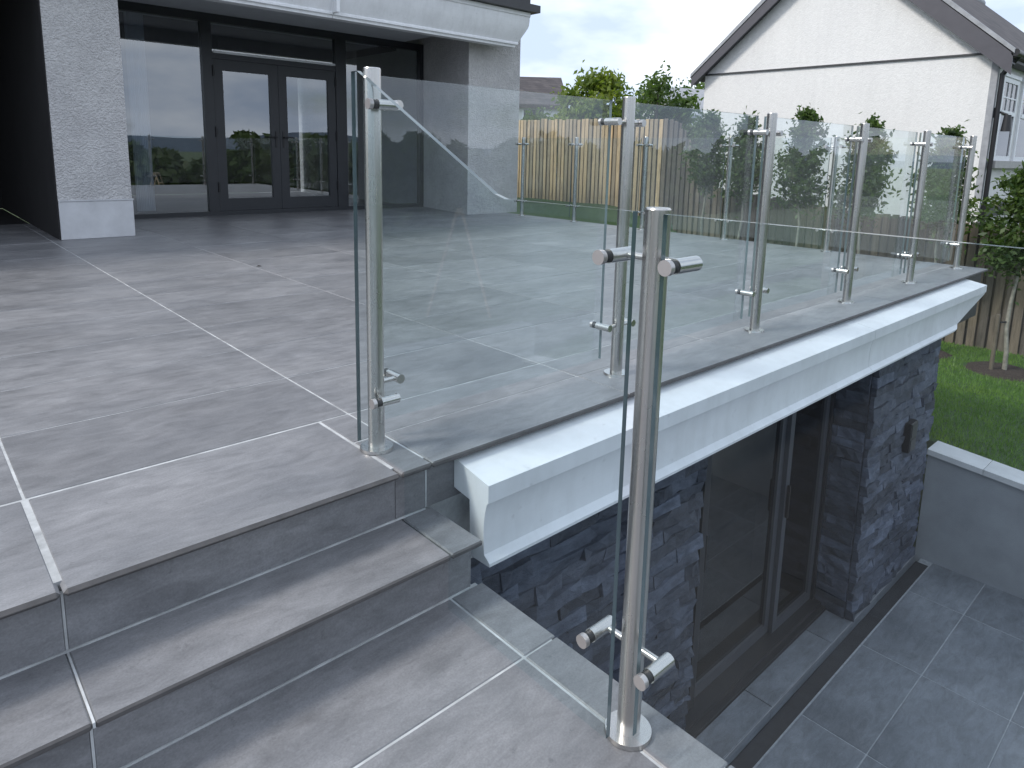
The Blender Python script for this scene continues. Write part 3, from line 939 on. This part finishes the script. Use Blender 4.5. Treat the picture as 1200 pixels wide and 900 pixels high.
def rect(a, b, z0=GZ0, z1=GZ1): return [(a, z0), (b, z0), (b, z1), (a, z1)]
flab = ['wide clear glass panel on the terrace edge next to the steps', 'second clear glass panel along the cornice from the steps',
        'third clear glass panel along the cornice from the steps', 'fourth clear glass panel along the cornice from the steps', 'fifth and last clear glass panel along the cornice from the steps']
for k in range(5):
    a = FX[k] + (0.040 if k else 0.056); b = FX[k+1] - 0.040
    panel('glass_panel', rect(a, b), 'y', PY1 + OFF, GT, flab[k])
ys_ = [PY1 + 0.02] + SY
slab_l = ['first', 'second', 'third', 'fourth', 'fifth']
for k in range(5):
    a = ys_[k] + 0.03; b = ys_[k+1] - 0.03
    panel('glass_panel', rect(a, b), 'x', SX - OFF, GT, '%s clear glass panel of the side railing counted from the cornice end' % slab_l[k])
gx = LPX - OFF
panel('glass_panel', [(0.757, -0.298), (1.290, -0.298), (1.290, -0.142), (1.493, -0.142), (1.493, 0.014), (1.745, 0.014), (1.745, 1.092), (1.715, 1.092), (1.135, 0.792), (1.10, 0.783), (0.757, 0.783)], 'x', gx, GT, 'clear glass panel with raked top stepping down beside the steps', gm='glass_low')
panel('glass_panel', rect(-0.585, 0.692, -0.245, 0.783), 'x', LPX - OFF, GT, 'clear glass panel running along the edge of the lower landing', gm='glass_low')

# ------------------------------------------------------------------ timber fence
FXX = 11.2
def fence_top(y):
    if y >= 7.75: return 1.57 + 0.02 * (y - 7.75)
    if y >= 6.85: return 0.42 + (1.57 - 0.42) * (y - 6.85) / 0.9
    if y >= 4.3: return 0.09 + (0.36 - 0.09) * (y - 4.3) / 2.55
    return 0.09 - 0.012 * (4.3 - y)
def board_mesh(mat):
    return MB().bbox(-0.010, 0.010, -0.046, 0.046, 0.0, 1.0, 0.003).mesh('board', mat)
bn, bo = board_mesh(M['wood_new']), board_mesh(M['wood_old'])
fa = empty('timber_fence', (FXX, 10.5, -0.2), 'tall pale new timber board fence behind the terrace', 'fence')
fb = empty('timber_fence', (FXX, 3.5, -1.8), 'lower weathered brown timber board fence behind the young trees', 'fence')
y = 13.2; k = 0
fr_ = random.Random(11)
while y > -1.2:
    new = y > 7.15
    par = fa if new else fb
    wd = 0.112 if new else 0.128
    top = fence_top(y) + fr_.uniform(-0.018, 0.018)
    hgt = 1.92 if new else 1.86
    o = inst('board', bn if (y > 7.95 or (y > 7.6 and fr_.random() < 0.25)) and new else bo, par, (FXX + fr_.uniform(-0.006, 0.006), y, top - hgt), (fr_.uniform(-0.008, 0.008), 0, fr_.uniform(-0.05, 0.05)), (1, (wd - 0.030) / 0.092 + fr_.uniform(-0.05, 0.03), hgt))
    inst('board', bo, par, (FXX + 0.040, y - wd / 2, top - hgt - 0.03), (0, 0, fr_.uniform(-0.03, 0.03)), (1, 0.95, hgt))
    y -= wd; k += 1
for par, a, b in ((fa, 7.95, 13.2), (fb, -1.2, 6.7)):
    for dz in (-0.35, -1.5):
        za, zb = fence_top(a) + dz, fence_top(b) + dz
        MB().prism([(a, za - 0.04), (b, zb - 0.04), (b, zb + 0.04), (a, za + 0.04)], 'x', FXX + 0.054, FXX + 0.093).build('rail', M['wood_old'], par)
    n = max(2, int((b - a) / 1.8))
    for q in range(n + 1):
        yy = a + 0.05 + (b - a - 0.1) * q / n
        MB().box(FXX + 0.0935, FXX + 0.183, yy - 0.045, yy + 0.045, fence_top(yy) - 2.05, fence_top(yy) - 0.08).build('post', M['wood_old'], par)

# ------------------------------------------------------------------ foliage helpers
def leaf_mesh(name, centres, sizes, mat, seed, parent=None, org=(0, 0, 0), curl=0.25):
    r = np.random.default_rng(seed)
    c = np.asarray(centres, float); n = len(c)
    s = np.asarray(sizes, float)[:, None]
    d = r.normal(size=(n, 3)); d /= np.linalg.norm(d, axis=1)[:, None]
    e = r.normal(size=(n, 3)); e -= (e * d).sum(1)[:, None] * d; e /= np.linalg.norm(e, axis=1)[:, None]
    nrm = np.cross(d, e)
    v = np.empty((n, 4, 3))
    v[:, 0] = c - d * s; v[:, 1] = c + e * s * 0.5 + nrm * s * curl; v[:, 2] = c + d * s; v[:, 3] = c - e * s * 0.5 + nrm * s * curl
    v -= np.asarray(org, float)
    me = bpy.data.meshes.new(name)
    me.vertices.add(n * 4); me.vertices.foreach_set('co', v.reshape(-1))
    me.loops.add(n * 4); me.loops.foreach_set('vertex_index', np.arange(n * 4, dtype=np.int32))
    me.polygons.add(n); me.polygons.foreach_set('loop_start', np.arange(0, n * 4, 4, dtype=np.int32))
    me.polygons.foreach_set('loop_total', np.full(n, 4, dtype=np.int32))
    me.update(calc_edges=True); me.validate()
    me.materials.append(mat)
    o = bpy.data.objects.new(name, me); COL.objects.link(o)
    if parent: o.parent = parent
    else: o.location = org
    return o

def young_tree(x, y, z0, zc0, zc1, width, seed, label, lean=0.0, n=1500):
    r = random.Random(seed)
    t = empty('young_tree', (x, y, z0), label, 'tree', 'young trees planted along the fence')
    H_ = zc1 - z0
    pts = []; rs = []
    for k in range(9):
        f_ = k / 8
        pts.append((x + 0.02 * math.sin(k * 1.3 + seed), y + lean * f_ * H_ + 0.02 * math.cos(k * 1.7 + seed), z0 - 0.02 + f_ * H_ * 0.97))
        rs.append(0.026 * (1 - 0.85 * f_) + 0.003)
    tr = MB().tube(pts, rs, 8)
    cs = []; ss = []
    ch = zc1 - zc0
    nb = 30
    for k in range(nb):
        f_ = (k + 0.5) / nb
        zz = zc0 - 0.05 + ch * f_ * 0.98
        # egg outline, fuller low down, ragged
        rad = width * 0.5 * (math.sin(math.pi * (0.16 + 0.84 * f_) ** 0.85) ** 0.8) * r.uniform(0.45, 1.15)
        a = k * 2.4 + r.uniform(-0.5, 0.5)
        ff = (zz - z0) / H_
        bx, by = x, y + lean * ff * H_
        tip = (bx + math.cos(a) * rad, by + math.sin(a) * rad, zz + r.uniform(0.05, 0.16))
        tr.cyl((bx, by, zz - 0.10), tip, 0.007, 0.003, 5, caps=False)
        m = int(n / nb)
        for q in range(m):
            u = r.random() ** 0.6
            g = 0.045 + 0.04 * (1 - f_)
            g *= r.choice((0.6, 1.0, 1.0, 1.5))
            cs.append((bx + (tip[0] - bx) * u + r.gauss(0, g), by + (tip[1] - by) * u + r.gauss(0, g), zz - 0.05 + (tip[2] - zz + 0.05) * u + r.gauss(0, g)))
            ss.append(r.uniform(0.026, 0.052))
    tr.build('trunk', M['bark'], t, recalc=False)
    leaf_mesh('crown', cs, ss, M['leaf'], seed, t, (x, y, z0))
    MB().cyl((x - 0.12, y + 0.10, z0 - 0.05), (x - 0.12, y + 0.10, z0 + 0.75), 0.025, 0.023, 8).build('stake', M['stake'], t)
    MB().cyl((x - 0.12, y + 0.10, z0 + 0.65), (x, y + lean * 0.65, z0 + 0.66), 0.012, 0.012, 6).build('tie', M['gasket'], t)
    return t
tl = ['slim young tree in front of where the fence steps down', 'second young tree along the weathered fence from the step down',
      'broad young tree before the middle of the white gable', 'young tree with a thin wispy top before the white gable',
      'young tree before the corner downpipe of the white house', 'young tree on a pale leaning trunk in a mulch ring']
specs = [(10.3, 6.43, .42, 1.56, .70), (10.3, 5.74, .30, 1.46, .70), (10.3, 4.79, .22, 1.58, .92), (10.3, 3.87, .12, 1.42, .80), (10.3, 2.86, .08, 1.26, .74)]
for k, (x, yv, a, b, w) in enumerate(specs):
    young_tree(x, yv, side_lawn_z(x, yv), a, b, w, 20 + k, tl[k], n=3600)
zt = side_lawn_z(10.1, 1.92)
young_tree(10.1, 1.92, zt, -0.35, 0.80, 0.95, 40, tl[5], lean=0.015, n=4000)
# mulch rings
for k, (x, yv, rr) in enumerate([(10.15, 1.95, 0.42)] + [(s[0], s[1], 0.34) for s in specs]):
    v = [(x, yv, side_lawn_z(x, yv) + 0.055)]; fcs = []
    r = random.Random(60 + k); nn = 28
    for ring, fz in ((0.6, 0.05), (1.0, -0.01)):
        for q in range(nn):
            a = q * 2 * math.pi / nn
            d = rr * ring * r.uniform(0.92, 1.08)
            xx, yyv = x + math.cos(a) * d, yv + math.sin(a) * d
            v.append((xx, yyv, side_lawn_z(xx, yyv) + fz + r.uniform(-0.008, 0.008)))
    for q in range(nn):
        fcs.append((0, 1 + q, 1 + (q + 1) % nn))
        fcs.append((1 + q, 1 + nn + q, 1 + nn + (q + 1) % nn, 1 + (q + 1) % nn))
    mo = MB().add(v, fcs, True).build('mulch_bed', M['soil'], recalc=True)
    tag(mo, kind='structure')

# grass blades on the side lawn
r = np.random.default_rng(5)
nb = 60000
gx_ = r.uniform(6.45, 11.15, nb); gy_ = r.uniform(-0.6, 4.6, nb)
keep = np.ones(nb, bool)
for (x, yv, rr) in [(10.15, 1.95, 0.40)] + [(s[0], s[1], 0.32) for s in specs]:
    keep &= (gx_ - x) ** 2 + (gy_ - yv) ** 2 > rr * rr
gx_, gy_ = gx_[keep], gy_[keep]; nb = len(gx_)
gz_ = np.array([side_lawn_z(a, b) for a, b in zip(gx_, gy_)])
ang = r.uniform(0, 2 * math.pi, nb); w = r.uniform(0.003, 0.006, nb); h = r.uniform(0.025, 0.055, nb)
lx, ly = r.normal(0, 0.016, nb), r.normal(0, 0.016, nb)
v = np.empty((nb, 3, 3))
v[:, 0] = np.stack([gx_ - np.cos(ang) * w, gy_ - np.sin(ang) * w, gz_ - 0.004], 1)
v[:, 1] = np.stack([gx_ + np.cos(ang) * w, gy_ + np.sin(ang) * w, gz_ - 0.004], 1)
v[:, 2] = np.stack([gx_ + lx, gy_ + ly, gz_ + h], 1)
me = bpy.data.meshes.new('grass')
me.vertices.add(nb * 3); me.vertices.foreach_set('co', v.reshape(-1))
me.loops.add(nb * 3); me.loops.foreach_set('vertex_index', np.arange(nb * 3, dtype=np.int32))
me.polygons.add(nb); me.polygons.foreach_set('loop_start', np.arange(0, nb * 3, 3, dtype=np.int32)); me.polygons.foreach_set('loop_total', np.full(nb, 3, dtype=np.int32))
me.update(calc_edges=True)
me.materials.append(M['blade'])
go = bpy.data.objects.new('grass', me); COL.objects.link(go)
tag(go, 'short green mown grass on the lawn by the fence', 'grass', kind='stuff')

# ------------------------------------------------------------------ white neighbouring house
NX, NY0, NY1, NXE = 13.5, 3.22, 8.62, 22.0
EV, APY, APZ = 2.62, 5.92, 5.02
nh = empty('white_house', (16, 6, -2.0), 'white harled gabled house with dark barge boards behind the fence', 'house')
MB().prism([(NY0, -2.2), (NY1, -2.2), (NY1, EV), (APY, APZ - 0.12), (NY0, EV)], 'x', NX, NXE).build('wall', M['hwall'], nh)
MB().box(NX - 0.004, NX + 0.09, NY0 - 0.006, NY0 + 0.09, 0.26, EV - 0.02).build('corner_band', M['lead'], nh)
MB().box(NX + 0.1, NXE + 0.02, NY0 - 0.05, NY0 - 0.001, -0.02, 0.20).build('dark_band', M['dark_slab'], nh)
MB().box(NX - 0.03, NX - 0.0005, NY0 + 0.10, NY1, EV + 0.005, EV + 0.035).build('string_course', M['dark_slab'], nh)
# roof: two slopes with overhang, verge and barge boards
th = 0.10
def slope(ya, za, sgn):
    dy, dz = APY - ya, APZ - za
    L = math.hypot(dy, dz); ny, nz = -dz / L * (1 if dy > 0 else -1), abs(dy) / L
    return [(ya, za), (APY, APZ), (APY + 0.0, APZ + th / max(nz, 0.2)), (ya + ny * th, za + nz * th)]
ov = 0.22
k_ = (APZ - EV) / (APY - NY0)
roof = MB().prism(slope(NY0 - ov, EV - ov * k_ + 0.10, 1), 'x', NX - 0.16, NXE + 0.2)
ro = roof.build('roof', M['slates'], nh)
roof = MB().prism(slope(NY1 + ov, EV - ov * k_ + 0.10, 1), 'x', NX - 0.16, NXE + 0.2)
roof.build('roof', M['slates'], nh)
def barge(ya, za, y1=APY, z1=APZ):
    d = 0.30 if ya < APY else 0.17
    return [(ya, za - d + 0.03), (y1, z1 - d - 0.03), (y1, z1 + 0.05), (ya, za + 0.05)]
for ya in (NY0 - ov, NY1 + ov):
    za = EV - ov * k_ + 0.11
    MB().prism(barge(ya, za), 'x', NX - 0.20, NX - 0.165).build('barge_board', M['barge'], nh)
    MB().prism([(ya - 0.02 * (1 if ya < APY else -1), za + 0.055), (APY, APZ + 0.06), (APY, APZ + 0.17), (ya - 0.02 * (1 if ya < APY else -1), za + 0.125)], 'x', NX - 0.215, NX - 0.10).build('verge', M['lead'], nh)
    MB().prism([(ya, za - 0.10), (APY, APZ - 0.12), (APY, APZ - 0.10), (ya, za - 0.08)], 'x', NX - 0.164, NX - 0.001).build('soffit', M['barge'], nh)
rc = MB()
for k in range(18):
    rc.cyl((NX - 0.2 + k * 0.5, APY, APZ + 0.07), (NX + 0.28 + k * 0.5, APY, APZ + 0.07), 0.12, seg=12)
rc.build('ridge_tiles', M['lead'], ro)
yg = NY0 - ov - 0.03
MB().cyl((NX - 0.2, yg, EV - 0.02), (NXE, yg, EV - 0.02), 0.058, seg=14).build('gutter', M['black'], nh)
MB().box(NX, NXE, NY0 - ov + 0.02, NY0 - 0.002, EV - 0.14, EV - 0.06).build('eaves_board', M['barge'], nh)
dp = MB().cyl((NX + 0.05, yg, EV - 0.05), (NX + 0.05, NY0 - 0.06, EV - 0.32), 0.036, seg=12).cyl((NX + 0.05, NY0 - 0.06, EV - 0.30), (NX + 0.05, NY0 - 0.06, -2.0), 0.036, seg=12)
dp.build('downpipe', M['black'], nh)
for wx in (13.82, 15.12, 16.42, 19.2):
    z0, z1, x0, x1 = 0.93, 2.30, wx, wx + 1.02
    fy = NY0 - 0.035
    fm = MB().box(x0, x0 + 0.09, fy, NY0 - 0.001, z0, z1).box(x1 - 0.09, x1, fy, NY0 - 0.001, z0, z1).box(x0 + 0.09, x1 - 0.09, fy, NY0 - 0.001, z1 - 0.08, z1).box(x0 + 0.09, x1 - 0.09, fy, NY0 - 0.001, z0, z0 + 0.08).box(x0 + 0.09, x1 - 0.09, fy - 0.012, NY0 - 0.001, 1.69, 1.76)
    for q in range(1, 3):
        xx = x0 + 0.09 + (x1 - x0 - 0.18) * q / 3
        fm.box(xx - 0.012, xx + 0.012, fy + 0.004, NY0 - 0.001, 1.76, z1 - 0.08)
    fm.box(x0 + 0.09, x1 - 0.09, fy + 0.006, NY0 - 0.001, 1.965, 1.99)
    wo = fm.build('window', M['upvc'], nh)
    MB().box(x0 + 0.09, x1 - 0.09, NY0 - 0.018, NY0 - 0.004, z0 + 0.08, 1.69).box(x0 + 0.09, x1 - 0.09, NY0 - 0.018, NY0 - 0.004, 1.76, z1 - 0.08).build('pane', M['hpane'], wo)
    MB().box(x0 - 0.02, x1 + 0.02, fy - 0.02, NY0 - 0.002, z1 + 0.002, z1 + 0.06).build('lintel_trim', M['upvc'], wo)
MB().bbox(13.62, 17.7, NY0 - 0.12, NY0 - 0.001, 0.80, 0.928, 0.006).build('window_sill', M['sill'], nh)
lm = MB().box(13.56, 13.62, NY0 - 0.05, NY0 - 0.001, 1.62, 1.78).cyl((13.59, NY0 - 0.05, 1.72), (13.59, NY0 - 0.20, 1.66), 0.018, seg=8).cyl((13.59, NY0 - 0.20, 1.40), (13.59, NY0 - 0.20, 1.66), 0.075, 0.05, seg=12)
lm.build('wall_lantern', M['black'], nh)

# ------------------------------------------------------------------ far houses and trees beyond the fence
def far_house(cx, cy, rz, L, W, zw, ze, zr, label, roofm):
    t = empty('far_house', (cx, cy, -4.0), label, 'house', rz=rz)
    m = MB().prism([(-W/2, 0), (W/2, 0), (W/2, ze + 4), (0, zr + 3.9), (-W/2, ze + 4)], 'x', -L/2, L/2).build('wall', M['hwall_side'], t, org=(0, 0, 0))
    for s in (-1, 1):
        MB().prism([(s * (W/2 + 0.3), ze + 3.86), (0, zr + 4.0), (0, zr + 4.2), (s * (W/2 + 0.3), ze + 4.06)], 'x', -L/2 - 0.25, L/2 + 0.25).build('roof', roofm, t, org=(0, 0, 0))
    for k in range(3):
        x = -L/2 + L * (k + 0.5) / 3
        w = MB().box(x - 0.6, x + 0.6, -W/2 - 0.05, -W/2 - 0.002, zw + 4, zw + 5.1).build('window', M['upvc'], t, org=(0, 0, 0))
        MB().box(x - 0.5, x + 0.5, -W/2 - 0.06, -W/2 - 0.051, zw + 4.1, zw + 5.0).build('pane', M['hpane'], w, org=(0, 0, 0))
    return t
d1 = Vector((0.690, 0.722, 0)); d2 = Vector((0.832, 0.555, 0))
far_house(38 * 0.685 - 0.6 - 1.15, 38 * 0.727 + 1.0 + 0.96, R(-40), 8.6, 7.0, 2.0, 3.2, 4.75, 'distant pale house with brown roof beyond the tall fence', M['slates'])
far_house(46 * 0.836, 46 * 0.549, R(-20), 6, 6, 1.5, 3.2, 4.9, 'small distant house with grey roof behind the white gable', M['lead'])

def crown_tree(name, x, y, z0, zc, rx, rz_, n, mat, seed, label, group, leaf=0.13, tr=0.16):
    r = random.Random(seed)
    t = empty(name, (x, y, z0), label, 'tree', group)
    tk = MB().tube([(x, y, z0 - 0.1), (x + 0.1, y, z0 + (zc - z0) * 0.6), (x, y + 0.1, zc + rz_ * 0.5)], [tr, tr * 0.7, tr * 0.25], 10)
    cs = []; ss = []
    blobs = []
    for k in range(34):
        a = r.uniform(0, 2 * math.pi); u = r.uniform(-0.95, 0.95); q = r.uniform(0.35, 0.95)
        c = math.sqrt(1 - u * u) * q
        b = (x + math.cos(a) * c * rx, y + math.sin(a) * c * rx, zc + u * rz_ * (0.9 if u < 0 else 1.0), r.uniform(0.18, 0.36) * rx)
        blobs.append(b)
        tk.cyl((x, y, z0 + (zc - z0) * 0.75), b[:3], tr * 0.22, 0.015, 5, caps=False)
    for q in range(n):
        b = r.choice(blobs)
        g = b[3] * 0.62
        cs.append((b[0] + r.gauss(0, g), b[1] + r.gauss(0, g), b[2] + r.gauss(0, g * 0.85)))
        ss.append(r.uniform(0.6, 1.25) * leaf)
    tk.build('trunk', M['bark_dark'], t, recalc=False)
    leaf_mesh('crown', cs, ss, mat, seed, t, (x, y, z0))
    return t
GF = 'trees beyond the tall fence'
def at(dx, dy, D): return dx * D, dy * D
x, yv = at(0.755, 0.655, 22); crown_tree('garden_tree', x, yv, -2.0, 1.75, 1.3, 1.4, 8200, M['leaf_lime'], 71, 'lime green bushy tree rising above the tall fence', GF, 0.10)
x, yv = at(0.732, 0.682, 22.5); crown_tree('garden_tree', x, yv, -2.0, 1.35, 0.75, 0.75, 2600, M['leaf_lime'], 76, 'low yellow green bush beside the lime green tree', GF, 0.085)
x, yv = at(0.808, 0.589, 26); crown_tree('garden_tree', x, yv, -2.0, 1.75, 1.75, 1.8, 9000, M['leaf_mid'], 72, 'mid green tree rising behind where the tall fence ends', GF, 0.11)
x, yv = at(0.835, 0.550, 21); crown_tree('garden_tree', x, yv, -2.5, 0.75, 0.95, 0.95, 3800, M['leaf_wood'], 73, 'dark green bush between the fence step and white gable', GF, 0.10)
x, yv = at(0.838, 0.546, 52); crown_tree('garden_tree', x, yv, -4.0, 3.4, 2.4, 2.4, 4200, M['leaf_mid'], 74, 'far green tree beside the edge of the white gable', GF, 0.2)
x, yv = at(0.700, 0.714, 24); crown_tree('garden_tree', x, yv, -2.0, 1.45, 0.85, 0.62, 2600, M['leaf_mid'], 75, 'grey green bush in front of the distant brown roofed house', GF, 0.09)

# woodland edge across the garden behind the viewpoint (it shows in the glass)
r = np.random.default_rng(9)
n = 46000
az = r.uniform(R(-130), R(75), n)
rad = 46 + r.normal(0, 2.2, n) + 3 * np.sin(az * 9)
top = np.where(az < R(30), 0.15, 1.45) + 0.35 * np.sin(az * 23 + 0.6) + 0.35 * np.sin(az * 40) + 0.30 * np.sin(az * 97 + 1) + 0.22 * np.sin(az * 190)
u = r.random(n) ** 0.75
cz = -4.0 + (top + 4.0) * u
leaf_mesh('woodland', np.stack([np.sin(az) * rad, -np.cos(az) * rad, cz], 1), r.uniform(0.3, 0.62, n), M['leaf_wood'], 10)
w_ = bpy.data.objects['woodland']
tag(w_, 'dark green woodland edge across the garden behind the landing', 'woodland', kind='stuff')

# stepladder on the grass past the patio: it shows as a faint reflection in the wide glass panel
lx0, ly0 = 6.15, -4.37
lz0 = back_z(lx0, ly0)
ul = Vector((0.788, 0.616, 0)); wl_ = Vector((-0.616, 0.788, 0))
ld = empty('stepladder', (lx0, ly0, lz0), 'pale timber stepladder standing open on the grass past the patio', 'stepladder')
def lp(a, b, z): return Vector((lx0, ly0, lz0)) + ul * a + wl_ * b + Vector((0, 0, z))
for sgn, nm, w0 in ((1, 'front_leg', 0.20), (-1, 'back_leg', 0.17)):
    for b in (-1, 1):
        MB().cyl(lp(sgn * 0.46, b * w0, 0.0), lp(sgn * 0.04, b * 0.13, 1.52), 0.026, 0.022, 4).build(nm, M['wood_new'], ld)
for k in range(1, 6):
    t = k / 6.0
    a = 0.46 + (0.04 - 0.46) * t; w0 = 0.20 + (0.13 - 0.20) * t
    MB().cyl(lp(a, -w0, 1.52 * t), lp(a, w0, 1.52 * t), 0.024, 0.024, 4).build('tread', M['wood_new'], ld)
MB().cyl(lp(0, -0.16, 1.53), lp(0, 0.16, 1.53), 0.06, 0.06, 4).build('top_tread', M['wood_new'], ld)
MB().cyl(lp(-0.25, -0.15, 0.75), lp(-0.25, 0.15, 0.75), 0.015, 0.015, 6).build('brace', M['wood_new'], ld)

# ------------------------------------------------------------------ small things lying about
for (x, yv, s, lab) in ((2.03, 5.02, 0.022, 'tiny dark dry leaf lying on the open terrace tiles'), (1.46, 2.42, 0.012, 'tiny dark crumb on the tiles behind the wide glass panel')):
    o = MB().add([(x - s, yv, 0.002), (x, yv - s * 0.5, 0.007), (x + s, yv, 0.003), (x, yv + s * 0.5, 0.010)], [(0, 1, 2, 3)]).build('dry_leaf', M['debris'], org=(x, yv, 0.002))
    tag(o, lab, 'leaf')
